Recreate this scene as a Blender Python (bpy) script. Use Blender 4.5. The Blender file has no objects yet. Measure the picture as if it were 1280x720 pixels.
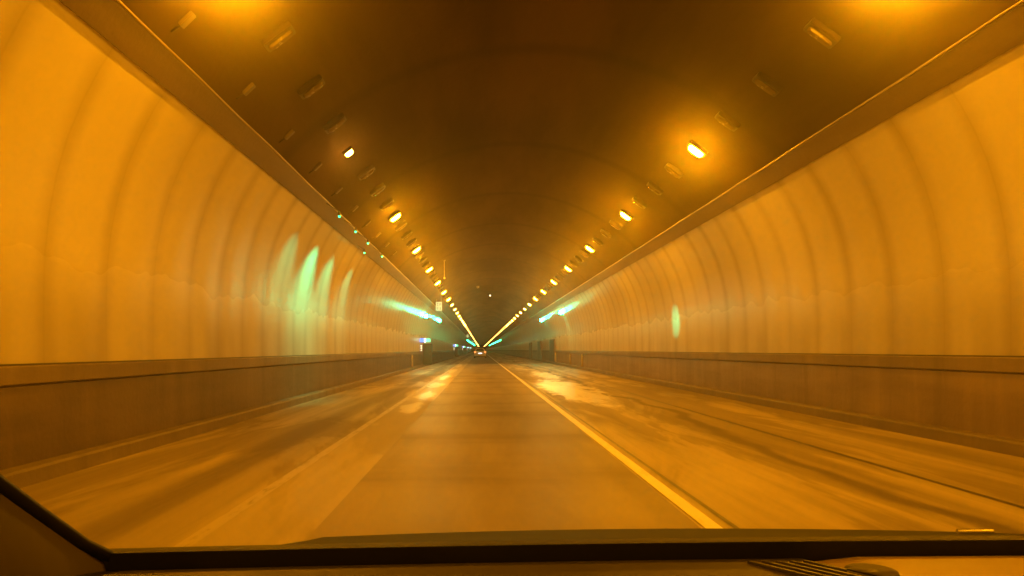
import bpy, bmesh, math, random
from mathutils import Vector, Matrix
random.seed(7)
C = bpy.context.scene.collection
SC = bpy.context.scene
D = bpy.data

# ------------------------------------------------------------------ camera
CAM_H = 1.25
cam = D.cameras.new("camera"); cam_o = D.objects.new("camera", cam); C.objects.link(cam_o)
cam.sensor_width = 36; cam.lens = 26.0
cam.shift_x = 0.0305; cam.shift_y = 0.0602
cam.clip_start = 0.02; cam.clip_end = 3000
ROLL = -0.0060
cam_o.matrix_world = (Matrix.Translation((0, 0, CAM_H)) @ Matrix.Rotation(math.pi/2, 4, 'X')
                      @ Matrix.Rotation(ROLL, 4, 'Z'))
SC.camera = cam_o

# ------------------------------------------------------------------ world: the tunnel shuts the sky out
w = D.worlds.new("World"); SC.world = w; w.use_nodes = True
w.node_tree.nodes["Background"].inputs[0].default_value = (0.02, 0.012, 0.004, 1)
w.node_tree.nodes["Background"].inputs[1].default_value = 0.1

SC.view_settings.view_transform = 'Standard'
SC.view_settings.look = 'None'
SC.view_settings.exposure = 0.0
SC.view_settings.gamma = 1.0
SC.view_settings.use_curve_mapping = False
cy = SC.cycles
cy.use_denoising = True
cy.max_bounces = 7; cy.diffuse_bounces = 4; cy.glossy_bounces = 3
cy.transmission_bounces = 3; cy.volume_bounces = 1; cy.transparent_max_bounces = 8
cy.sample_clamp_indirect = 6.0
cy.sample_clamp_direct = 0.0
cy.use_light_tree = True
cy.caustics_reflective = True

SODIUM = (1.0, 0.352, 0.0032)
LAMP_POWER = 1020.0
GREEN = (0.012, 1.0, 0.27)

# ------------------------------------------------------------------ helpers
def link(o, parent=None):
    C.objects.link(o)
    if parent is not None: o.parent = parent
    return o
def tag(o, label=None, cat=None, group=None, kind=None):
    if label: o['label'] = label
    if cat: o['category'] = cat
    if group: o['group'] = group
    if kind: o['kind'] = kind
    return o
def obj(name, bm, mat, parent=None, smooth=False, loc=None, bevel=0):
    if bevel:
        bmesh.ops.bevel(bm, geom=bm.edges[:], offset=bevel, segments=2, affect='EDGES', clamp_overlap=True)
    bmesh.ops.recalc_face_normals(bm, faces=bm.faces[:])
    me = D.meshes.new(name); bm.to_mesh(me); bm.free()
    if mat: me.materials.append(mat)
    if smooth:
        for p in me.polygons: p.use_smooth = True
    o = D.objects.new(name, me)
    if loc is not None: o.location = loc
    return link(o, parent)
def empty(name, loc=(0, 0, 0), rz=0, ry=0):
    o = D.objects.new(name, None); o.location = loc
    o.rotation_mode = 'XYZ'; o.rotation_euler = (0, ry, rz); o.empty_display_size = .1
    return link(o)
def copy_tree(o, parent=None):
    kids = list(o.children)
    c = o.copy(); C.objects.link(c); c.parent = parent
    for k in kids: copy_tree(k, c)
    return c
def box(bm, x0, x1, y0, y1, z0, z1):
    v = [bm.verts.new(p) for p in ((x0,y0,z0),(x1,y0,z0),(x1,y1,z0),(x0,y1,z0),(x0,y0,z1),(x1,y0,z1),(x1,y1,z1),(x0,y1,z1))]
    for f in ((0,3,2,1),(4,5,6,7),(0,1,5,4),(1,2,6,5),(2,3,7,6),(3,0,4,7)):
        bm.faces.new([v[i] for i in f])
    return v
def bx(*a):
    bm = bmesh.new(); box(bm, *a); return bm
def cyl(bm, p0, p1, r0, r1=None, n=14, cap=True):
    r1 = r0 if r1 is None else r1
    p0 = Vector(p0); p1 = Vector(p1); d = (p1 - p0).normalized()
    a = d.orthogonal().normalized(); b = d.cross(a)
    A = [bm.verts.new(p0 + (a*math.cos(t)+b*math.sin(t))*r0) for t in [2*math.pi*i/n for i in range(n)]]
    B = [bm.verts.new(p1 + (a*math.cos(t)+b*math.sin(t))*r1) for t in [2*math.pi*i/n for i in range(n)]]
    for i in range(n):
        bm.faces.new((A[i], A[(i+1) % n], B[(i+1) % n], B[i]))
    if cap:
        bm.faces.new(A[::-1]); bm.faces.new(B)
def tube(bm, pts, r, n=8):
    rings = []
    for i, p in enumerate(pts):
        p = Vector(p)
        d = (Vector(pts[min(i+1, len(pts)-1)]) - Vector(pts[max(i-1, 0)])).normalized()
        a = d.cross(Vector((0, 0, 1)))
        a = a.normalized() if a.length > 1e-4 else Vector((1, 0, 0))
        b = d.cross(a)
        rings.append([bm.verts.new(p + (a*math.cos(2*math.pi*k/n)+b*math.sin(2*math.pi*k/n))*r) for k in range(n)])
    for A, B in zip(rings, rings[1:]):
        for k in range(n): bm.faces.new((A[k], A[(k+1) % n], B[(k+1) % n], B[k]))
    bm.faces.new(rings[0][::-1]); bm.faces.new(rings[-1])
def sweep(profile, ys, closed=False):
    """profile: list of (x, z); swept along y"""
    bm = bmesh.new()
    rings = [[bm.verts.new((x, y, z)) for x, z in profile] for y in ys]
    n = len(profile)
    for A, B in zip(rings, rings[1:]):
        for i in range(n if closed else n-1):
            bm.faces.new((A[i], A[(i+1) % n], B[(i+1) % n], B[i]))
    if closed:
        bm.faces.new(rings[0][::-1]); bm.faces.new(rings[-1])
    return bm

# ------------------------------------------------------------------ node helpers
class NT:
    def __init__(s, name):
        s.m = D.materials.new(name); s.m.use_nodes = True
        s.t = s.m.node_tree; s.t.nodes.clear()
        s.out = s.t.nodes.new('ShaderNodeOutputMaterial')
        s.p = s.t.nodes.new('ShaderNodeBsdfPrincipled')
        s.L(s.p.outputs[0], s.out.inputs[0])
        tc = s.t.nodes.new('ShaderNodeTexCoord')
        s.co = tc.outputs['Object']
        sx = s.t.nodes.new('ShaderNodeSeparateXYZ'); s.L(s.co, sx.inputs[0])
        s.x, s.y, s.z = sx.outputs
    def L(s, a, b): s.t.links.new(a, b)
    def put(s, sock, v):
        if hasattr(v, 'is_output'): s.L(v, sock)
        else: sock.default_value = v
    def math(s, op, a, b=0.0, c=0.0, clamp=False):
        n = s.t.nodes.new('ShaderNodeMath'); n.operation = op; n.use_clamp = clamp
        for i, v in enumerate((a, b, c)): s.put(n.inputs[i], v)
        return n.outputs[0]
    def smooth(s, v, a, b, o0=0.0, o1=1.0):
        n = s.t.nodes.new('ShaderNodeMapRange'); n.interpolation_type = 'SMOOTHSTEP'
        s.put(n.inputs['Value'], v)
        n.inputs['From Min'].default_value = a; n.inputs['From Max'].default_value = b
        n.inputs['To Min'].default_value = o0; n.inputs['To Max'].default_value = o1
        return n.outputs['Result']
    def noise(s, scale=(1, 1, 1), sc=1.0, detail=4, rough=.55, dist=0, off=(0, 0, 0)):
        mp = s.t.nodes.new('ShaderNodeMapping'); s.L(s.co, mp.inputs[0])
        mp.inputs['Scale'].default_value = scale; mp.inputs['Location'].default_value = off
        n = s.t.nodes.new('ShaderNodeTexNoise'); s.L(mp.outputs[0], n.inputs['Vector'])
        n.inputs['Scale'].default_value = sc; n.inputs['Detail'].default_value = detail
        n.inputs['Roughness'].default_value = rough; n.inputs['Distortion'].default_value = dist
        return n.outputs['Fac']
    def mix(s, f, a, b):
        n = s.t.nodes.new('ShaderNodeMix'); n.data_type = 'RGBA'
        s.put(n.inputs[0], f)
        s.put(n.inputs[6], a if hasattr(a, 'is_output') else (*a, 1))
        s.put(n.inputs[7], b if hasattr(b, 'is_output') else (*b, 1))
        return n.outputs[2]
    def bump(s, h, strength=.3, dist=.02):
        n = s.t.nodes.new('ShaderNodeBump'); s.L(h, n.inputs['Height'])
        n.inputs['Strength'].default_value = strength; n.inputs['Distance'].default_value = dist
        s.L(n.outputs[0], s.p.inputs['Normal'])
    def set(s, **k):
        for a, v in k.items():
            key = {'col': 'Base Color', 'rough': 'Roughness', 'metal': 'Metallic', 'spec': 'Specular IOR Level', 'coat': 'Coat Weight', 'coatr': 'Coat Roughness'}[a]
            if a == 'col' and not hasattr(v, 'is_output'): v = (*v, 1)
            s.put(s.p.inputs[key], v)
        return s
def simple(name, col, rough=.5, metal=0, spec=.5, var=.15, sc=6.0, coat=0):
    n = NT(name)
    f = n.noise(sc=sc, detail=5)
    dark = tuple(c*(1-var*1.6) for c in col); lite = tuple(min(1, c*(1+var)) for c in col)
    n.set(col=n.mix(f, dark, lite), metal=metal, spec=spec, coat=coat)
    n.set(rough=n.math('MULTIPLY_ADD', f, .2, max(.02, rough-.1)))
    return n.m
def emit(name, col, strength, base=(.02, .02, .02)):
    n = NT(name); n.set(col=base, rough=.3)
    n.p.inputs['Emission Color'].default_value = (*col, 1)
    n.p.inputs['Emission Strength'].default_value = strength
    return n.m

# ------------------------------------------------------------------ tunnel dimensions (metres; x right, y ahead, z up)
CX = 0.92              # tunnel centre line, right of the camera
Y0, Y1 = -60.0, 950.0
def ys_list(step=10.0):
    out = []; y = Y0
    while y < Y1: out.append(y); y += step
    return out + [Y1]
H = CAM_H
def vault_z(a): return H - .69 + math.sqrt(max(0, 35.7 - a*a))

# ---- materials of the setting
def wall_material():
    n = NT("enamel_wall_panels")
    fr = n.math('FRACT', n.math('DIVIDE', n.math('ADD', n.y, 200.0), 1.25))
    d = n.math('MULTIPLY', n.math('SUBTRACT', .5, n.math('ABSOLUTE', n.math('SUBTRACT', fr, .5))), 1.25)   # metres to the joint
    big = n.noise((.4, .16, .5), 1.0, 4)
    streak = n.noise((1, 1.3, .18), 1.0, 2, off=(3, 5, 1))
    fine = n.noise((1, 1, 1), 9.0, 4)
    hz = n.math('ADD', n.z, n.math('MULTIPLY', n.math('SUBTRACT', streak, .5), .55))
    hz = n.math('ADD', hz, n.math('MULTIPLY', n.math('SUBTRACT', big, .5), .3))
    low_band = n.smooth(hz, 1.45, 2.65, 1.0, 0.0)  # darker, rougher band towards the bottom of the wall
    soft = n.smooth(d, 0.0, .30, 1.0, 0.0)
    groove = n.smooth(d, .010, .022, 1.0, 0.0)
    c = n.mix(n.math('MULTIPLY', big, .8), (.80, .75, .63), (.70, .65, .54))
    c = n.mix(n.math('MULTIPLY', low_band, n.smooth(streak, .25, .75, .36, .66)), c, (.30, .255, .19))
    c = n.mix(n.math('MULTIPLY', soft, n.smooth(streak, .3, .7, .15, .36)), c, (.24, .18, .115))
    c = n.mix(n.math('MULTIPLY', groove, .08), c, (.14, .10, .06))
    c = n.mix(n.smooth(n.z, H-.112, H-.106, 1, 0), c, (.04, .03, .02))  # shadow gap at the wall foot, painted as a dark strip
    n.set(col=c, spec=.42)
    r = n.math('MULTIPLY_ADD', big, .10, .15)
    n.set(rough=n.math('ADD', r, n.math('MULTIPLY', low_band, .28)))
    pillow = n.math('MULTIPLY', n.math('SUBTRACT', 1.0, n.math('COSINE', n.math('MULTIPLY', d, 5.0265))), .0022)
    hgt = n.math('ADD', pillow, n.math('MULTIPLY', n.noise((1, 1, .5), 1.1, 1), .010))
    n.bump(hgt, 1.0, 1.0)
    return n.m
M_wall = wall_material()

def concrete(name, a, b, rough=.6, stretch=(1, .12, 1.0), streaks=True, bumpd=.01):
    n = NT(name)
    f = n.noise(stretch, 2.0, 6, .6); g = n.noise((1, 1, 1), 14, 5)
    c = n.mix(n.smooth(f, .3, .7), a, b)
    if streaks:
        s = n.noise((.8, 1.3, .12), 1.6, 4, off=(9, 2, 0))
        c = n.mix(n.smooth(s, .52, .72, 0, .25), c, tuple(x*1.6 for x in b))  # pale streaks stand in for wet reflections, painted into the colour
        c = n.mix(n.smooth(s, .5, .3, 0, .4), c, tuple(x*.5 for x in a))
    n.set(col=c, rough=n.math('MULTIPLY_ADD', g, .25, rough-.12), spec=.4)
    n.bump(n.math('ADD', g, f), .5, bumpd)
    return n.m
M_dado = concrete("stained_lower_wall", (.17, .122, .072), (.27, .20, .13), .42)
M_dado_l = concrete("darker_lower_wall", (.085, .058, .034), (.15, .108, .066), .5)  # darker version of the lower wall for the left side
M_cap = concrete("lower_wall_cap", (.15, .112, .072), (.22, .17, .115), .5)
M_kerb = concrete("kerb_concrete", (.15, .118, .08), (.21, .17, .12), .6)
M_cornice = concrete("cornice_concrete", (.15, .11, .075), (.21, .16, .11), .5, streaks=False)

def ceiling_material():
    n = NT("sooty_vault")
    f = n.noise((.5, .10, .5), 1.2, 6, .6); g = n.noise((1, 1, 1), 8, 5)
    fr = n.math('FRACT', n.math('DIVIDE', n.math('ADD', n.y, 203.0), 6.0))
    d = n.math('MULTIPLY', n.math('SUBTRACT', .5, n.math('ABSOLUTE', n.math('SUBTRACT', fr, .5))), 6.0)
    c = n.mix(n.smooth(f, .3, .7), (.038, .021, .010), (.085, .051, .026))
    c = n.mix(n.smooth(d, .03, .40, .40, 0.0), c, (.018, .013, .009))
    n.set(col=c, rough=.9, spec=.02); n.bump(n.math('ADD', f, g), .4, .02)
    return n.m
M_ceil = ceiling_material()

def road_material():
    n = NT("worn_concrete_road")
    f = n.noise((1.3, .07, 1), 1.6, 6, .6, .6); g = n.noise((1, 1, 1), 40, 4); p = n.noise((.55, .10, 1), 1.0, 5, .6, 1.2, off=(4, 11, 0))
    wav = n.math('ADD', n.x, n.math('MULTIPLY', n.math('SUBTRACT', n.noise((.1, .13, 1), 1.0, 3, .5), .5), 3.2))
    c = n.mix(n.smooth(f, .3, .7), (.22, .18, .122), (.48, .40, .275))
    c = n.mix(n.smooth(p, .49, .55, 0, .55), c, (.15, .115, .078))
    # wandering dark seam of old repair in the right lane
    seam = n.math('ABSOLUTE', n.math('SUBTRACT', wav, 3.55))
    c = n.mix(n.smooth(seam, .03, .16, .85, 0.0), c, (.07, .05, .035))
    # tyre-dark band in the left margin
    tb = n.math('ABSOLUTE', n.math('ADD', n.x, 2.68))
    c = n.mix(n.smooth(tb, .12, .40, .72, 0.0), c, (.085, .062, .04))
    tb2 = n.math('ABSOLUTE', n.math('ADD', n.x, 2.18))
    c = n.mix(n.smooth(tb2, .08, .26, .35, 0.0), c, (.10, .075, .05))
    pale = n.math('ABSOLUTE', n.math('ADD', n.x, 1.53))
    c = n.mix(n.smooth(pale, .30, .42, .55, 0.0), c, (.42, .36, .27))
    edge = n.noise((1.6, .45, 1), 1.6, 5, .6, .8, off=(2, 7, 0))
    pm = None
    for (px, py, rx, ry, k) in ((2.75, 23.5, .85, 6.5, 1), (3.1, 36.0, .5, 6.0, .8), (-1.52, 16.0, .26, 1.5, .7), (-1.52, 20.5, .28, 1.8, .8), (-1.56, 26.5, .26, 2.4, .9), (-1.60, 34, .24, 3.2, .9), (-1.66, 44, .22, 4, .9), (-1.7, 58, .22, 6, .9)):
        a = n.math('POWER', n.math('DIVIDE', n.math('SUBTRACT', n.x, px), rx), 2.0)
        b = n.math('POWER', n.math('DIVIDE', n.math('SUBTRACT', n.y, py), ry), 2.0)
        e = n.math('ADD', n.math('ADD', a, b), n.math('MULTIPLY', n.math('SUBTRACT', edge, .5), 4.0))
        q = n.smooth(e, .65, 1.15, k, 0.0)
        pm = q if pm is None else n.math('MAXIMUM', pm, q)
    c = n.mix(n.math('MULTIPLY', pm, .75), c, (.50, .45, .33))  # wet patches: their pale glint is painted into the colour
    n.set(col=c, spec=.35)
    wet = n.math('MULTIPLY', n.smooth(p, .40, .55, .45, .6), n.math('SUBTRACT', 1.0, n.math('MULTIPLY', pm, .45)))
    n.set(rough=n.math('ADD', wet, n.math('MULTIPLY', g, .08)))
    n.bump(n.math('ADD', g, n.math('MULTIPLY', f, 2.0)), .12, .006)
    return n.m
M_road = road_material()
def asphalt_material():
    n = NT("asphalt_lane")
    f = n.noise((.8, .10, 1), 1.3, 6, .6, .4); g = n.noise((1, 1, 1), 60, 4)
    cross = n.noise((.10, .45, 1), 1.0, 4, .55, off=(0, 3, 0))
    c = n.mix(n.smooth(f, .3, .7), (.17, .135, .095), (.30, .24, .17))
    c = n.mix(n.smooth(cross, .48, .68, 0, .55), c, (.085, .066, .045))
    wt = n.math('ABSOLUTE', n.math('SUBTRACT', n.math('ABSOLUTE', n.math('SUBTRACT', n.x, .18)), .78))
    c = n.mix(n.smooth(wt, .05, .40, .30, 0), c, (.25, .205, .15))
    n.set(col=c, spec=.3, rough=n.math('MULTIPLY_ADD', cross, .22, .42))
    n.bump(n.math('ADD', g, f), .15, .005)
    return n.m
M_lane = asphalt_material()
def paint(name, col, worn=.35):
    n = NT(name)
    f = n.noise((6, 1.0, 1), 2.5, 6, .65); 
    c = n.mix(n.smooth(f, .50, .66, 0, worn), col, (.20, .16, .11))
    n.set(col=c, rough=.5); return n.m
M_line = paint("white_road_paint", (.92, .89, .82), .18)
M_oldline = paint("worn_road_paint", (.46, .40, .31), .85)
M_seal = simple("bitumen_seal", (.028, .022, .017), .45)

# ------------------------------------------------------------------ the setting
YS = ys_list()
def struct(name, bm, mat, label, smooth=False):
    o = obj(name, bm, mat, None, smooth); tag(o, label, None, None, 'structure'); return o
def strip(x0, x1, z, y0=Y0, y1=Y1):
    return sweep([(x0, z), (x1, z)], [y0 + (y1-y0)*i/60 for i in range(61)])
struct('ground', bx(CX-40, CX+40, Y0-20, Y1+20, -3.0, -1.0), M_dado, 'dark rock ground below the tunnel road')
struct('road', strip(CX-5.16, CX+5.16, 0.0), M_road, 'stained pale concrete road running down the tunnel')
struct('road_lane', strip(-1.16, 1.52, .004), M_lane, 'darker asphalt lane in the middle of the concrete road')
struct('road_line', strip(1.545, 1.665, .008), M_line, 'solid white line along the right edge of the asphalt lane')
struct('road_line', strip(-1.97, -1.86, .004), M_oldline, 'faint worn line left of the asphalt lane')
struct('road_seam', strip(1.745, 1.785, .004), M_seal, 'thin black sealed joint beside the solid white line')
struct('road_seam', strip(4.16, 4.225, .004), M_seal, 'long thin dark drain slot in the right part of the road')

# wall lining, curving inward at the top
PROF = [(5.35, H-.13), (5.352, H+.25), (5.35, H+.6), (5.335, H+1.0), (5.29, H+1.4), (5.21, H+1.8), (5.09, H+2.2), (4.94, H+2.55), (4.77, H+2.87), (4.62, H+3.10)]
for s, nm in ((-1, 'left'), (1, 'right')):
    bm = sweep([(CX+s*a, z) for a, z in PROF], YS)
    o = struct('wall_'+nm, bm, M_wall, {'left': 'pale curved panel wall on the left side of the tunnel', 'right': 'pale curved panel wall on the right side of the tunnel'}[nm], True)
    # lower wall with projecting cap, dark groove under it
    prof = [(5.40, -.2), (5.33, .10), (5.33, H-.33), (5.36, H-.32), (5.36, H-.305), (5.29, H-.30), (5.285, H-.14), (5.30, H-.128), (5.42, H-.128), (5.6, H-.2)]
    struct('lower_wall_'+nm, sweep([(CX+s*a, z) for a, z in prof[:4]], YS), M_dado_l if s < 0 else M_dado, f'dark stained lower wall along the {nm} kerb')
    struct('wall_cap_'+nm, sweep([(CX+s*a, z) for a, z in prof[3:9]], YS), M_cap, f'brown projecting cap on the {nm} lower wall')
    kp = [(5.16, -.2), (5.155, .14), (5.17, .165), (5.335, .17)]
    struct('kerb_'+nm, sweep([(CX+s*a, z) for a, z in kp], YS), M_kerb, f'low concrete kerb at the foot of the {nm} wall')
    cp = [(4.66, H+3.13), (4.60, H+3.085), (4.585, H+3.08), (4.36, H+3.315), (4.345, H+3.36), (4.42, H+3.40)]
    struct('cornice_'+nm, sweep([(CX+s*a, z) for a, z in cp], YS), M_cornice, f'brown concrete cornice between the {nm} wall and the dark vault')
arc = []
for i in range(33):
    a = -4.45 + 8.9*i/32
    arc.append((CX+a, vault_z(a)))
struct('ceiling', sweep(arc, YS), M_ceil, 'dark soot-stained vaulted ceiling of the tunnel', True)

# thin pale conduit running along each cornice lip
M_cond = simple("galvanised_conduit", (.55, .45, .30), .35, .3)
for s, nm in ((-1, 'left'), (1, 'right')):
    bm = bmesh.new(); pts = []
    y = Y0
    while y < 400:
        pts.append((CX+s*(4.335+.004*math.sin(y*.9)), y, H+3.335+.010*math.sin(y*1.7+s)))
        y += 1.5 if y < 60 else 8
    tube(bm, pts, .0125, 6)
    o = obj('conduit', bm, M_cond, None, True)
    tag(o, f'thin pale conduit along the lip of the {nm} cornice', 'conduit', 'conduits on the cornices')

# ------------------------------------------------------------------ ceiling lamps
M_house = simple("lamp_housing_metal", (.040, .026, .014), .5, .4)
M_lens_on = emit("lit_sodium_lens", SODIUM, LAMP_POWER)
M_lens_mid = emit("lit_sodium_lens_dimmed", (1.0, .38, .03), LAMP_POWER*.28)
M_lens_far = emit("lit_sodium_lens_interior", (1.0, .40, .06), LAMP_POWER*.045)
M_lens_off = simple("unlit_prismatic_glass", (.14, .10, .06), .25, 0, .6)
A_L = 3.55
TILT = math.atan2(A_L, vault_z(A_L) - (H - .69))
def lens_bm(w, l, h):
    """bowl shaped refractor, hanging below z=0"""
    bm = bmesh.new(); rings = []
    for k, (f, z) in enumerate(((1, 0), (1, -.35*h), (.9, -.75*h), (.62, -h))):
        r_ = []
        for i in range(12):
            t = 2*math.pi*(i+.5)/12
            cx_, cz_ = math.cos(t), math.sin(t)
            m = max(abs(cx_), abs(cz_))**.55
            r_.append(bm.verts.new((w/2*f*cx_/m, l/2*f*cz_/m, z)))
        rings.append(r_)
    for A, B in zip(rings, rings[1:]):
        for i in range(12): bm.faces.new((A[i], A[(i+1) % 12], B[(i+1) % 12], B[i]))
    bm.faces.new(rings[-1]); bm.faces.new(rings[0][::-1])
    return bm
def make_lamp(lit):
    t = empty('tunnel_lamp')
    h = obj('housing', bx(-.22, .22, -.125, .125, 0, .085), M_house, t, bevel=.012)
    w_, l_, h_ = (.34, .21, .060) if lit else (.38, .12, .045)
    obj('lens', lens_bm(w_, l_, h_), M_lens_on if lit else M_lens_off, t, False, (0, 0, -.002))
    obj('bracket', bx(-.10, .10, -.03, .03, .085, .15), M_house, t)
    return t
ORD = ['first', 'second', 'third', 'fourth', 'fifth', 'sixth', 'seventh', 'eighth', 'ninth', 'tenth', 'eleventh', 'twelfth', 'thirteenth', 'fourteenth', 'fifteenth', 'sixteenth', 'seventeenth', 'eighteenth', 'nineteenth', 'twentieth']
def place_lamp(t, s, y):
    nrm = Vector((s*A_L, 0, vault_z(A_L)-(H-.69))).normalized()
    p = Vector((CX+s*A_L, y, vault_z(A_L))) - nrm*.13
    t.location = p; t.rotation_euler = (0, s*TILT, 0)
lamp_on, lamp_off = make_lamp(True), make_lamp(False)
def lens_data(m):
    src = [c for c in lamp_on.children if c.name.startswith('lens')][0].data.copy(); src.materials[0] = m; return src
lens_mid, lens_far = lens_data(M_lens_mid), lens_data(M_lens_far)
used_on = used_off = False
SP, YL = 7.30, .40
FAR_LIT, FAR_OFF = 560.0, 112.0
vis = {-1: 0, 1: 0}
voff = {-1: 0, 1: 0}
far_boxes = []; far_off = []
for s in (-1, 1):
    side = 'left' if s < 0 else 'right'
    for q in range(-20, int((Y1-5)/SP*4)):
        y = YL + q*SP/4
        if y < -30: continue
        lit = q % 4 == 0
        if lit:
            if y > FAR_LIT: far_boxes.append((s, y)); continue
            t = lamp_on if not used_on else copy_tree(lamp_on); used_on = True
            place_lamp(t, s, y)
            for ch in t.children:      # the lighting is stepped down deeper in the tunnel
                if ch.name.startswith('lens') and y > 62:
                    ch.data = lens_mid if y < 130 else lens_far; ch.scale = (.72, .72, .72)
            if y > 10:
                vis[s] += 1; k = vis[s]
                lab = (f'{ORD[k-1]} lit amber lamp ahead in the {side} ceiling row' if k <= 20
                       else f'tiny lit amber lamp far down the {side} ceiling row, beyond the twentieth')
            else:
                lab = f'lit amber lamp overhead in the {side} ceiling row, just out of the picture'
            if s < 0 and vis[s] == 1: t.scale = (.50, .6, .8); t.location.x -= .10; [setattr(ch, 'data', lens_mid) for ch in t.children if ch.name.startswith('lens')]; lab = 'first lit lamp ahead in the left row, smaller and half hidden'
            tag(t, lab, 'tunnel lamp', f'lit amber lamps of the {side} ceiling row')
        else:
            if y < 5: continue
            if y > FAR_OFF:
                if y < 300: far_off.append((s, y))
                continue
            t = lamp_off if not used_off else copy_tree(lamp_off); used_off = True
            place_lamp(t, s, y)
            voff[s] += 1; k = voff[s]
            gap = int((y-YL)//SP)      # 1 = between the lamp overhead and the first one seen
            pos = ['nearest', 'middle', 'farthest'][q % 4 - 1]
            if gap == 1: lab = f'unlit lamp in the {side} ceiling row, {pos} of three before the first lit one'
            elif gap == 0: lab = f'unlit lamp in the {side} ceiling row above the car, {pos} of its three'
            elif gap <= 6: lab = f'unlit lamp in the {side} row, {pos} of three between the {ORD[gap-2]} and {ORD[gap-1]} lit ones'
            else: lab = f'dim unlit lamp in the {side} ceiling row, beyond the sixth lit one'
            tag(t, lab, 'tunnel lamp', f'unlit lamps of the {side} ceiling row')
def far_mesh(lst, w_, l_, h_):
    bm = bmesh.new()
    nz = vault_z(A_L)-(H-.69)
    for s, y in lst:
        nrm = Vector((s*A_L, 0, nz)).normalized(); p = Vector((CX+s*A_L, y, vault_z(A_L))) - nrm*.13
        M = Matrix.Translation(p) @ Matrix.Rotation(s*TILT, 4, 'Y')
        vs = box(bm, -w_/2, w_/2, -l_/2, l_/2, -h_, 0)
        for v in vs: v.co = M @ v.co
    return bm
o = obj('distant_lamps', far_mesh(far_boxes, .25, .15, .045), M_lens_far)
tag(o, 'farthest amber lamps of both ceiling rows, merging at the vanishing point', 'tunnel lamps', None, 'stuff')
o = obj('distant_unlit_lamps', far_mesh(far_off, .38, .12, .045), M_lens_off)
tag(o, 'far unlit lamps between the lit ones of both ceiling rows', 'tunnel lamps', None, 'stuff')

# small pale cable clips above the left cornice
M_clip = simple("pale_plastic_box", (.11, .08, .05), .5)
proto = None
for k in range(10):
    y = 8.05 + 2.15*k
    a = 4.12; z = vault_z(a); nrm = Vector((-a, 0, z-(H-.69))).normalized()
    if proto is None:
        t = empty('junction_box'); proto = t
        obj('box_body', bx(-.10, .10, -.05, .05, -.05, .0), M_clip, t, bevel=.008)
        bm = bmesh.new(); cyl(bm, (-.10, 0, -.02), (-.22, 0, -.0), .012); obj('cable_gland', bm, M_house, t)
    else: t = copy_tree(proto)
    t.location = Vector((CX-a, y, z)) - nrm*.012; t.rotation_euler = (0, -math.atan2(a, z-(H-.69)), 0)
    tag(t, f'{ORD[k]} small pale junction box ahead, on the vault above the left cornice', 'junction box', 'junction boxes above the left cornice')

# ------------------------------------------------------------------ green wall signals
M_sigbox = simple("signal_housing", (.03, .03, .028), .45)
M_green = emit("green_signal_light", (.008, 1.0, .42), 430.0)
M_green_far = emit("green_signal_light_far", GREEN, 60.0)
def make_signal():
    t = empty('signal_light')
    obj('housing', bx(-.19, .19, -.02, .16, -.21, .21), M_sigbox, t, bevel=.02)
    bm = bmesh.new(); cyl(bm, (0, -.045, 0), (0, -.021, 0), .13, n=24); obj('lens', bm, M_green, t)
    bm = bmesh.new(); rr = []
    for i in range(17):
        a = math.pi*i/16
        for r_ in (.145, .152):
            for yy in (-.17 if 4 < i < 12 else -.12, -.021):
                rr.append(bm.verts.new((r_*math.cos(a), yy, r_*math.sin(a))))
    for i in range(16):
        a = rr[4*i:4*i+4]; b = rr[4*i+4:4*i+8]
        bm.faces.new((a[0], a[1], b[1], b[0])); bm.faces.new((a[2], b[2], b[3], a[3]))
        bm.faces.new((a[0], b[0], b[2], a[2])); bm.faces.new((a[1], a[3], b[3], b[1]))
    obj('visor', bm, M_sigbox, t)
    bm = bmesh.new(); cyl(bm, (0, .07, 0), (.40, .07, 0), .025); obj('arm', bm, M_sigbox, t)
    return t
sig = None
SIG_Y = [53.0, 68.5] + [215 + 17*i for i in range(17)]
for i, y in enumerate(SIG_Y):
    for s in (-1, 1):
        if sig is None:
            sig = make_signal(); t = sig
            lens_gf = [c for c in sig.children if c.name.startswith('lens')][0].data.copy(); lens_gf.materials[0] = M_green_far
        else: t = copy_tree(sig)
        zz = H + (2.42 if s < 0 else 2.63) if i == 0 else H + 2.70
        a = 4.82 if i == 0 else 4.72
        if i > 1:
            for ch in t.children:
                if ch.name.startswith('lens'): ch.data = lens_gf
        t.location = (CX+s*a, y, zz)
        t.rotation_euler = (0, 0 if s > 0 else math.pi, 0)
        side = 'left' if s < 0 else 'right'
        if i == 0: lab = f'bright green signal light on the {side} wall, the nearer of two'
        elif i == 1: lab = f'green signal light on the {side} wall, just behind the nearest one'
        else: lab = f'tiny green signal light on the {side} wall near the vanishing point'
        tag(t, lab, 'signal light', f'green signal lights on the {side} wall')

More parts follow.
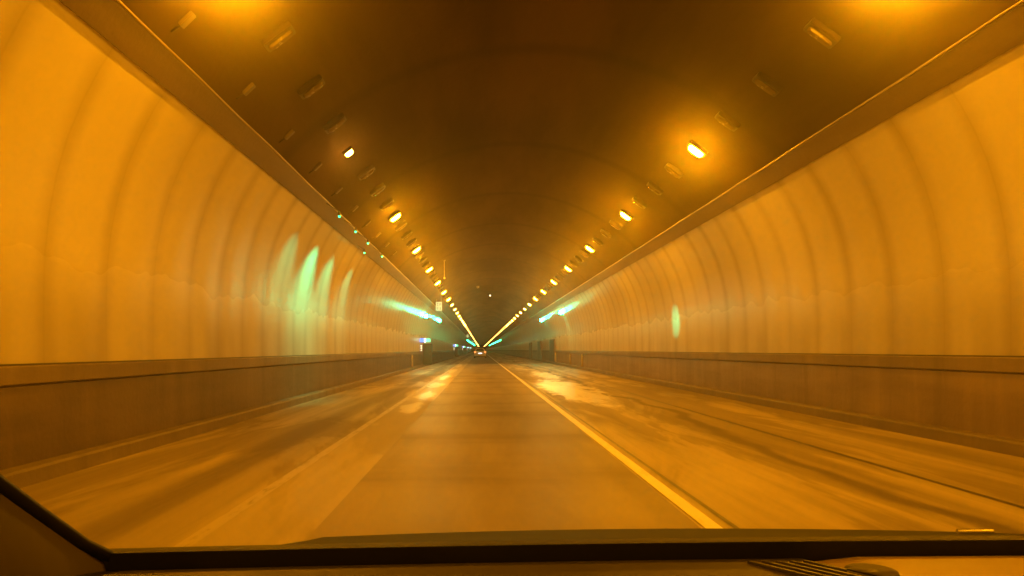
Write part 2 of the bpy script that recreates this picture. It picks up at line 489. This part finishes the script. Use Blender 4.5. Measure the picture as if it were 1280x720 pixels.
# added green lamps imitating signal reflections: four wash this wall, one shines across
for i, (y, tgt, size, power, lab) in enumerate(((18.3, (CX-5.33, 18.2, H+1.25), 74, 380, 'small added green lamp under the left cornice above the brightest green patch'),
                                                (21.9, (CX+5.33, 23.7, H+.95), 7, 6500, 'small added green lamp hanging lowest off the left cornice, aimed across the road'),
                                                (16.2, (CX-5.33, 16.2, H+1.3), 74, 90, 'small added green lamp under the left cornice, nearest of its row'),
                                                (20.3, (CX-5.33, 20.2, H+1.25), 74, 200, 'small added green lamp under the left cornice, just beyond the brightest patch'),
                                                (23.2, (CX-5.33, 23.2, H+1.3), 74, 110, 'small added green lamp under the left cornice, farthest of its row'))):
    p = Vector((CX-4.0, y, H+2.95)) if i != 1 else Vector((CX-4.35, y, H+2.90))
    t = empty('added_spotlight', p)
    bm = bmesh.new(); cyl(bm, (0, 0, .0), (0, 0, .09), .030, .024, 18); obj('housing', bm, M_sigbox, t)
    bm = bmesh.new(); cyl(bm, (0, 0, -.035), (0, 0, -.001), .016, .027, n=18); obj('lens', bm, emit('added_spot_lens', GREEN, 8), t)
    bm = bmesh.new(); cyl(bm, (0, 0, .09), (-.28, 0, .28), .008); obj('bracket', bm, M_sigbox, t)
    ld = D.lights.new('added_green_spot', 'SPOT'); ld.color = (.0, 1, .42); ld.energy = power; ld.spot_size = math.radians(size); ld.spot_blend = 1.0; ld.shadow_soft_size = .03
    lo = D.objects.new('added_spot_bulb', ld); C.objects.link(lo); lo.parent = t
    lo.location = (0, 0, -.09)
    lo.rotation_euler = (Vector(tgt)-p).to_track_quat('-Z', 'Y').to_euler()
    tag(t, lab, 'added_spotlight', 'added green lamps under the left cornice')

# ------------------------------------------------------------------ hanging white signs on the left
M_white_e = emit("backlit_white_panel", (.85, 1.0, .50), .65)
M_ink = simple("sign_ink", (.10, .11, .05), .5)
M_steel = simple("dull_steel", (.25, .22, .17), .4, .7)
wsign = None
for i, y in enumerate((53.3, 170.0, 290.0, 410.0)):
    if wsign is None:
        t = wsign = empty('hanging_sign')
        obj('sign_box', bx(-.25, .25, .0, .14, -.36, .36), M_steel, t, bevel=.012)
        obj('panel', bx(-.232, .232, -.012, -.0005, -.342, .342), M_white_e, t)
        bm = bmesh.new()
        for (x0, x1, z0, z1) in ((-.16, -.03, .20, .23), (-.11, -.08, .06, .29), (-.17, -.02, .03, .055), (.04, .17, .22, .25), (.04, .065, .05, .25), (.15, .175, .05, .25), (.04, .17, .12, .145),
                                 (-.17, -.02, -.10, -.075), (-.11, -.085, -.27, -.06), (-.17, -.03, -.20, -.175), (.05, .17, -.09, -.065), (.05, .17, -.17, -.145), (.05, .17, -.26, -.235), (.10, .125, -.26, -.06)):
            box(bm, x0, x1, -.016, -.0122, z0, z1)
        obj('symbols', bm, M_ink, t)
        for xx in (-.18, .18):
            bm = bmesh.new(); cyl(bm, (xx, .07, .36), (xx, .07, 1.12), .015); obj('hanger', bm, M_steel, t)
    else: t = copy_tree(wsign)
    t.location = (-3.0, y, H+3.14); t.scale = (.92, 1, .92)
    tag(t, ['small white backlit sign hanging above the nearer left green signals', 'bright white sign dot under the left lamp row, nearest of the far three',
            'tiny white sign dot under the left lamp row, middle of the far three', 'tiniest white sign dot, last below the left lamp row'][i], 'sign', 'white hanging signs')

# ------------------------------------------------------------------ emergency stations on the left wall
M_cab = simple("dark_green_cabinet", (.045, .06, .035), .4)
M_blue_e = emit("backlit_blue_panel", (.10, .22, 1.0), 2.2)
M_grn_e = emit("backlit_green_panel", (.12, 1.0, .45), 1.7)
M_cool_e = emit("backlit_white_lamp", (.85, .95, .85), 5.0)
st = None
for i, y in enumerate((54.0, 120.0, 177.0, 236.0, 298.0)):
    if st is None:
        t = st = empty('emergency_station')
        obj('cabinet', bx(-.02, .62, .0, .75, .0, 1.55), M_cab, t, bevel=.02)
        dr = obj('door', bx(.04, .56, -.022, -.001, .08, 1.40), M_cab, t, bevel=.006)
        bm = bmesh.new(); cyl(bm, (.50, -.05, .7), (.50, -.05, .86), .012); obj('handle', bm, M_steel, dr)
        sb = obj('sign_box', bx(-.30, .56, .0, .12, 1.62, 1.95), M_steel, t, bevel=.01)
        obj('blue_panel', bx(-.24, .08, -.012, -.001, 1.65, 1.92), M_blue_e, sb)
        obj('white_panel', bx(-.28, -.245, -.012, -.001, 1.65, 1.92), M_cool_e, sb)
        obj('white_panel', bx(.085, .20, -.012, -.001, 1.65, 1.92), M_cool_e, sb)
        obj('green_panel', bx(.205, .54, -.012, -.001, 1.65, 1.92), M_grn_e, sb)
        mw = emit("small_warm_indicator", (1, .8, .5), 2.5)
        for zz, r_ in ((1.38, .055), (1.22, .05), (1.06, .045)):
            bm = bmesh.new(); cyl(bm, (-.13, -.03, zz), (-.13, -.001, zz), r_, n=16); obj('lamp', bm, mw, t)
        obj('lamp_plate', bx(-.21, -.05, .0, .04, .90, 1.5), M_steel, t)
    else: t = copy_tree(st)
    t.location = (CX-5.13, y, .171)
    tag(t, ['dark cabinet with lit blue and green sign on the left kerb', 'emergency cabinet on the left kerb, first beyond the blue-signed one', 'emergency cabinet on the left kerb, second beyond the blue-signed one',
            'emergency cabinet on the left kerb, third beyond the blue-signed one', 'emergency cabinet on the left kerb, farthest of its row'][i], 'emergency station', 'emergency cabinets on the left kerb')

# pale marker posts on the kerbs
M_post = simple("pale_marker_post", (.55, .47, .34), .5)
M_refl = simple("post_reflector", (.7, .6, .4), .15)
mp = None
for i, (s, y, lab) in enumerate(((1, 45, 'pale marker post on the right kerb, nearest of three'), (1, 51, 'pale marker post on the right kerb, middle of three'), (1, 61, 'pale marker post on the right kerb, farthest of three'), (-1, 46.5, 'pale marker post on the left kerb before the cabinet'))):
    if mp is None:
        t = mp = empty('marker_post')
        bm = bmesh.new(); cyl(bm, (0, 0, 0), (0, 0, .78), .085, .055, 16); obj('post', bm, M_post, t, True)
        bm = bmesh.new(); cyl(bm, (0, 0, .60), (0, 0, .68), .067, .065, 16); obj('reflector', bm, M_refl, t, True)
        bm = bmesh.new(); cyl(bm, (0, 0, 0), (0, 0, .03), .11, .10, 16); obj('base', bm, M_steel, t)
    else: t = copy_tree(mp)
    t.location = (CX+s*5.24, y, .171)
    t.scale = (.8, .8, 1)
    tag(t, lab, 'marker post', 'marker posts on the kerbs')

# escape doors in the right wall
M_door = simple("dark_green_steel_door", (.035, .05, .03), .35)
dd = None
for i, y in enumerate((64.0, 78.0, 92.0)):
    if dd is None:
        t = dd = empty('escape_door')
        obj('frame', bx(-.05, .10, -.80, .80, .0, 2.2), M_steel, t, bevel=.01)
        for yy in (-.74, .01):
            d_ = obj('door_leaf', bx(-.075, -.051, yy, yy+.73, .03, 2.12), M_door, t, bevel=.004)
            bm = bmesh.new(); cyl(bm, (-.10, yy+.1, 1.0), (-.10, yy+.63, 1.0), .014); obj('push_bar', bm, M_steel, d_)
    else: t = copy_tree(dd)
    t.location = (CX+5.26, y, .171); t.scale = (.7, 2.6, .88)
    tag(t, ['dark steel double door on the right kerb, nearest of three', 'dark steel double door on the right kerb, middle of three', 'dark steel double door on the right kerb, farthest of three'][i], 'door', 'escape doors on the right')

# hanging antenna and ceiling details
t = empty('antenna', (-1.85, 38.0, H+4.57))
bm = bmesh.new(); cyl(bm, (0, 0, .06), (0, 0, -.84), .012); obj('rod', bm, M_cond, t)
bm = bmesh.new(); cyl(bm, (0, 0, -.92), (0, 0, -.83), .05, .04); obj('head', bm, M_cond, t)
bm = bmesh.new(); cyl(bm, (0, 0, .0), (0, 0, .05), .07); obj('ceiling_mount', bm, M_steel, t)
tag(t, 'thin rod with a small head hanging from the vault by the left lamps', 'antenna')
M_spark = emit("small_indicator", (1, .85, .5), 6)
for (x, y, lab, g) in ((.92, 71.0, 'small glowing round detector at the crown of the vault', 1), (-.2, 60.0, 'dull round detector on the vault, left of the crown', 0)):
    a = x-CX
    t = empty('detector', (x, y, vault_z(a)-.02))
    bm = bmesh.new(); cyl(bm, (0, 0, -.16), (0, 0, .0), .10, .12, 20); obj('casing', bm, M_steel, t)
    if g:
        bm = bmesh.new(); cyl(bm, (0, -.155, -.14), (0, -.13, -.05), .05); obj('indicator', bm, M_spark, t)
    tag(t, lab, 'detector')

# ------------------------------------------------------------------ the white car ahead
def loft(secs):
    """secs: list of (y, [(x,z)...]) half sections from bottom centre to top centre; mirrored"""
    bm = bmesh.new(); rings = []
    for y, pts in secs:
        full = [(x, z) for x, z in pts] + [(-x, z) for x, z in reversed(pts)]
        rings.append([bm.verts.new((x, y, z)) for x, z in full])
    n = len(rings[0])
    for A, B in zip(rings, rings[1:]):
        for i in range(n): bm.faces.new((A[i], A[(i+1) % n], B[(i+1) % n], B[i]))
    bm.faces.new(rings[0][::-1]); bm.faces.new(rings[-1])
    return bm
M_carw = simple("white_car_paint", (.92, .91, .88), .25, 0, .5, .03, coat=.6)
M_cglass = simple("dark_car_glass", (.012, .012, .012), .06)
M_rub = simple("tyre_rubber", (.02, .02, .02), .8)
M_tail = emit("tail_lamp_red", (1.0, .26, .06), 2.6, (.5, .05, .02))
M_plate = simple("number_plate_white", (.8, .8, .75), .4)
t = empty('car', (-.10, 108.0, 0.0))
def sec(wd, zb, zs, zt, wt):
    return [(wd*.86, zb), (wd*.97, zb+.10), (wd, zb+.30), (wd*.985, zs-.10), (wd*.93, zs), (wt*.97, zt-.06), (wt*.86, zt), (wt*.4, zt+.015)]
body = [(0.0, sec(.78, .34, .82, .86, .70)), (.05, sec(.84, .28, .90, .98, .74)), (.12, sec(.87, .24, .93, 1.10, .72)), (.42, sec(.88, .22, .95, 1.40, .60)), (.9, sec(.885, .22, .95, 1.46, .60)), (1.9, sec(.885, .22, .94, 1.46, .60)),
        (2.5, sec(.885, .22, .93, 1.36, .60)), (3.15, sec(.88, .22, .90, .97, .74)), (3.9, sec(.85, .24, .78, .82, .68)), (4.1, sec(.76, .30, .66, .68, .60))]
obj('body', loft(body), M_carw, t, True)
bm = bmesh.new(); vs = [bm.verts.new(p) for p in ((-.60, .035, 1.02), (.60, .035, 1.02), (.50, .31, 1.36), (-.50, .31, 1.36), (-.60, .17, 1.01), (.60, .17, 1.01), (.50, .48, 1.35), (-.50, .48, 1.35))]
for f in ((0, 1, 2, 3), (7, 6, 5, 4), (0, 4, 5, 1), (1, 5, 6, 2), (2, 6, 7, 3), (3, 7, 4, 0)): bm.faces.new([vs[i] for i in f])
obj('rear_window', bm, M_cglass, t)
for s in (-1, 1):
    bm = bmesh.new(); box(bm, min(s*.60, s*.86), max(s*.60, s*.86), -.015, .16, .76, .99); obj('tail_light', bm, M_tail, t, bevel=.02)
    for yy in (.75, 3.25):
        wh = empty('wheel', (s*.80, yy, .31)); wh.parent = t
        bm = bmesh.new(); cyl(bm, (-.10, 0, 0), (.10, 0, 0), .31, n=28); obj('tyre', bm, M_rub, wh, bevel=0)
        bm = bmesh.new(); cyl(bm, (-.104, 0, 0), (.104, 0, 0), .19, n=24); obj('rim', bm, M_steel, wh)
    bm = bmesh.new(); box(bm, min(s*.88, s*1.0), max(s*.88, s*1.0), 2.62, 2.74, .92, 1.06); obj('mirror', bm, M_carw, t, bevel=.02)
obj('bumper', bx(-.84, .84, -.06, .10, .30, .56), M_carw, t, bevel=.04)
obj('lower_trim', bx(-.76, .76, -.055, .08, .20, .295), M_rub, t, bevel=.02)
obj('number_plate', bx(-.26, .26, -.03, -.002, .66, .78), emit('glowing_number_plate', (1, .95, .8), 2.5, (.8, .8, .75)), t)  # plate lamp's light put in as the plate's own glow
tag(t, 'small white hatchback driving ahead in the asphalt lane, seen from behind', 'car')

# ------------------------------------------------------------------ the car we look out of (windscreen base about 0.6 m ahead)
M_dash = simple("brown_dashboard_skin", (.028, .020, .013), .55, 0, .5, .08, 30)
M_trim = simple("grey_brown_pillar_trim", (.07, .055, .04), .6, 0, .4, .06, 40)
M_black = simple("black_rubber_edge", (.008, .007, .006), .6, 0, .3)
M_paintd = simple("dark_green_grey_paint", (.028, .032, .014), .75, 0, .04, .05)
M_vent = simple("dark_plastic", (.03, .025, .02), .45)
CAR_CX = .38
own = empty('passenger_car', (CAR_CX, .60, 0))
tag(own, 'car seen from inside: dashboard, black windscreen edge and pillar at the bottom', 'car')
def OX(p): return (p[0]-CAR_CX, p[1]-.60, p[2])     # camera-frame metres -> car frame
# windscreen base line: curved, nearly level
def base_y(x): return .615 - .025*((x-CAR_CX)/.68)**2
def base_u(x): return H-.1595
xs = [CAR_CX-.72 + 1.44*i/24 for i in range(25)]
# dashboard: solid with curved top; lamplight on the right part painted as paler colour
M_dash_lit = simple("lit_dashboard_skin", (.26, .19, .12), .5, 0, .4, .05, 30)
def dash_block(x0, x1, lift, n_):
    bm = bmesh.new(); rings = []
    for i in range(n_+1):
        x = x0+(x1-x0)*i/n_
        yb, ub = base_y(x), base_u(x)+lift
        e = .004 if i in (0, n_) and lift else 0
        pr = [(yb-.004, ub-.60), (yb-.004, ub-.03), (yb-.009, ub-.013-e), (yb-.03, ub-.0095-e), (yb-.12, ub-.012-e), (yb-.24, ub-.030-e), (yb-.34, ub-.070), (yb-.38, ub-.12), (yb-.36, ub-.60)]
        rings.append([bm.verts.new(OX((x, a, b))) for a, b in pr])
    n = len(rings[0])
    for A, B in zip(rings, rings[1:]):
        for i in range(n): bm.faces.new((A[i], A[(i+1) % n], B[(i+1) % n], B[i]))
    bm.faces.new(rings[0][::-1]); bm.faces.new(rings[-1])
    return bm
obj('dashboard', dash_block(CAR_CX-.72, .262, 0, 20), M_dash, own, True)
obj('dashboard_lit_side', dash_block(.266, CAR_CX+.72, .001, 20), M_dash_lit, own, True)
# black ceramic edge of the windscreen standing on the dash rear
def slab(x, u0, th=.006):
    yb = base_y(x); return yb
bm = bmesh.new(); rings = []
for x in xs:
    yb, ub = base_y(x), base_u(x)
    pr = [(yb-.003, ub-.022), (yb+.012, ub-.022), (yb+.006, ub+.001), (yb-.009, ub+.001)]
    rings.append([bm.verts.new(OX((x, a, b))) for a, b in pr])
for A, B in zip(rings, rings[1:]):
    for i in range(4): bm.faces.new((A[i], A[(i+1) % 4], B[(i+1) % 4], B[i]))
bm.faces.new(rings[0][::-1]); bm.faces.new(rings[-1])
obj('windscreen_edge', bm, M_black, own)
# windscreen pane with a thin grimy film (forward scattering)
def glass_material():
    m = D.materials.new("grimy_windscreen_glass"); m.use_nodes = True; t_ = m.node_tree; t_.nodes.clear()
    out = t_.nodes.new('ShaderNodeOutputMaterial')
    tr = t_.nodes.new('ShaderNodeBsdfTransparent'); tr.inputs[0].default_value = (.985, .985, .975, 1)
    t_.links.new(tr.outputs[0], out.inputs['Surface'])
    v = t_.nodes.new('ShaderNodeVolumeScatter')
    v.inputs['Color'].default_value = (1, 1, 1, 1); v.inputs['Density'].default_value = 14.0; v.inputs['Anisotropy'].default_value = .965
    v.inputs['Density'].default_value = 11.0
    v2 = t_.nodes.new('ShaderNodeVolumeScatter'); v2.inputs['Color'].default_value = (1, 1, 1, 1)
    v2.inputs['Density'].default_value = 2.4; v2.inputs['Anisotropy'].default_value = .93
    ad = t_.nodes.new('ShaderNodeAddShader'); t_.links.new(v.outputs[0], ad.inputs[0]); t_.links.new(v2.outputs[0], ad.inputs[1])
    t_.links.new(ad.outputs[0], out.inputs['Volume'])
    return m
M_glass = glass_material()
TOPU = .44
def screen_pt(x, f, off):
    """f 0..1 from the base to the top of the pane"""
    yb, ub = base_y(x)-.004, base_u(x)-.002
    xx = CAR_CX + (x-CAR_CX)*(1+.13*f)
    return (xx + 0, yb - .56*f + off*.62, ub + TOPU*f + .035*math.sin(math.pi*f)*0 + off*.78)
bm = bmesh.new()
NF = 6
ga = [[bm.verts.new(OX(screen_pt(x, f/NF, 0))) for f in range(NF+1)] for x in xs]
gb = [[bm.verts.new(OX(screen_pt(x, f/NF, .005))) for f in range(NF+1)] for x in xs]
for i in range(len(xs)-1):
    for f in range(NF):
        bm.faces.new((ga[i][f], ga[i+1][f], ga[i+1][f+1], ga[i][f+1]))
        bm.faces.new((gb[i][f+1], gb[i+1][f+1], gb[i+1][f], gb[i][f]))
    bm.faces.new((ga[i][0], gb[i][0], gb[i+1][0], ga[i+1][0])); bm.faces.new((ga[i][NF], ga[i+1][NF], gb[i+1][NF], gb[i][NF]))
for e in (0, -1):
    for f in range(NF):
        bm.faces.new((ga[e][f], ga[e][f+1], gb[e][f+1], gb[e][f]))
obj('windscreen', bm, M_glass, own, False)
# pillars with black seal
for s in (-1, 1):
    def pp(f, off_x, off_y, off_z):
        x = CAR_CX + s*.68
        p = screen_pt(x, f, 0); return (p[0]+s*off_x, p[1]+off_y, p[2]+off_z)
    bm = bmesh.new(); rings = []
    for k in range(15):
        f = -.35 + 1.35*k/14
        fl = max(0, .07-f)/.07; inn = .006*min(1.5, fl)**2
        rings.append([bm.verts.new(OX(pp(f, a-inn, b, c))) for a, b, c in ((.0045, -.004, -.004), (.013, -.028, -.026), (.055, -.14, -.11), (.15, -.15, -.12), (.15, .0, .0), (.02, .002, .002))])
    for A, B in zip(rings, rings[1:]):
        for i in range(6): bm.faces.new((A[i], A[(i+1) % 6], B[(i+1) % 6], B[i]))
    bm.faces.new(rings[0][::-1]); bm.faces.new(rings[-1])
    obj('pillar', bm, M_trim, own, True)
    bm = bmesh.new(); rings = []
    for k in range(15):
        f = -.04 + 1.04*k/14
        fl = max(0, .07-f)/.07; inn = .008*min(1.5, fl)**2
        rings.append([bm.verts.new(OX(pp(f, a-inn, b, c))) for a, b, c in ((-.0005, -.001, -.0), (.0005, .002, .002), (.02, .004, .004), (.02, -.002, -.002), (.004, -.0035, -.0035))])
    for A, B in zip(rings, rings[1:]):
        for i in range(5): bm.faces.new((A[i], A[(i+1) % 5], B[(i+1) % 5], B[i]))
    bm.faces.new(rings[0][::-1]); bm.faces.new(rings[-1])
    obj('pillar_seal', bm, M_black, own, True)
# bonnet
bm = bmesh.new(); rings = []
for j, (yy, uu) in enumerate(((.70, .186), (.9, .2315), (1.2, .303), (1.45, .3585), (1.6, .3895), (1.66, .43), (1.69, .48))):
    ring = []
    for i in range(25):
        tt = -1 + 2*i/24
        ring.append(bm.verts.new(OX((CAR_CX+.78*tt, yy-.05*tt*tt, H-uu - .004*tt*tt-.05*max(0, abs(tt)-.93)/.07))))
    rings.append(ring)
for A, B in zip(rings, rings[1:]):
    for i in range(24): bm.faces.new((A[i], A[i+1], B[i+1], B[i]))
g = bmesh.ops.extrude_face_region(bm, geom=bm.faces[:])
for v in [e for e in g['geom'] if isinstance(e, bmesh.types.BMVert)]: v.co.z -= .03
obj('bonnet', bm, M_paintd, own, True)
# nose, wings and wheels below the bonnet line
def nose_sec(w_, zb, zt): return [(w_*.8, zb), (w_*.97, zb+.12), (w_, zb+.3), (w_*.99, zt-.08), (w_*.93, zt)]
obj('front_body', loft([(.0, nose_sec(.86, .22, .95)), (.5, nose_sec(.87, .22, .88)), (.9, nose_sec(.86, .24, .80)), (1.12, nose_sec(.80, .28, .72))]), M_paintd, own, True)
for s in (-1, 1):
    wh = empty('wheel', (s*.80, .42, .31)); wh.parent = own
    bm = bmesh.new(); cyl(bm, (-.10, 0, 0), (.10, 0, 0), .31, n=28); obj('tyre', bm, M_rub, wh)
    bm = bmesh.new(); cyl(bm, (-.104, 0, 0), (.104, 0, 0), .19, n=24); obj('rim', bm, M_steel, wh)
    obj('door', bx(min(s*.80, s*.86), max(s*.80, s*.86), -1.3, -.005, .25, .98), M_paintd, own, bevel=.015)
# washer nozzles and the air vent
M_chrome = simple("bright_metal_nozzle", (.8, .75, .65), .15, .9)
for (x, yy, uu) in ((.62, .93, .2325), (-.43, .70, .188)):
    bm = bmesh.new(); cyl(bm, (x-.022-CAR_CX, yy-.60, H-uu), (x+.022-CAR_CX, yy-.60, H-uu), .0035); obj('washer_nozzle', bm, M_chrome, own)
bm = bmesh.new()
for k in range(5):
    x = .226+.011*k
    yb = base_y(x)-.055; ub = base_u(x)-.0095
    vs = box(bm, x-CAR_CX, x-CAR_CX+.004, yb-.60-.03, yb-.60+.022, ub-.004, ub+.002)
    for v in vs: v.co.x += (v.co.y-(yb-.60))*-.8
vent = obj('air_vent', bm, M_vent, own)
bm = bmesh.new()
x = .292; yb = base_y(x)-.06
cyl(bm, (x-CAR_CX, yb-.60, base_u(x)-.018), (x-CAR_CX, yb-.60, base_u(x)-.0075), .022, .018, 24)
obj('vent_knob', bm, M_dash, vent, True)
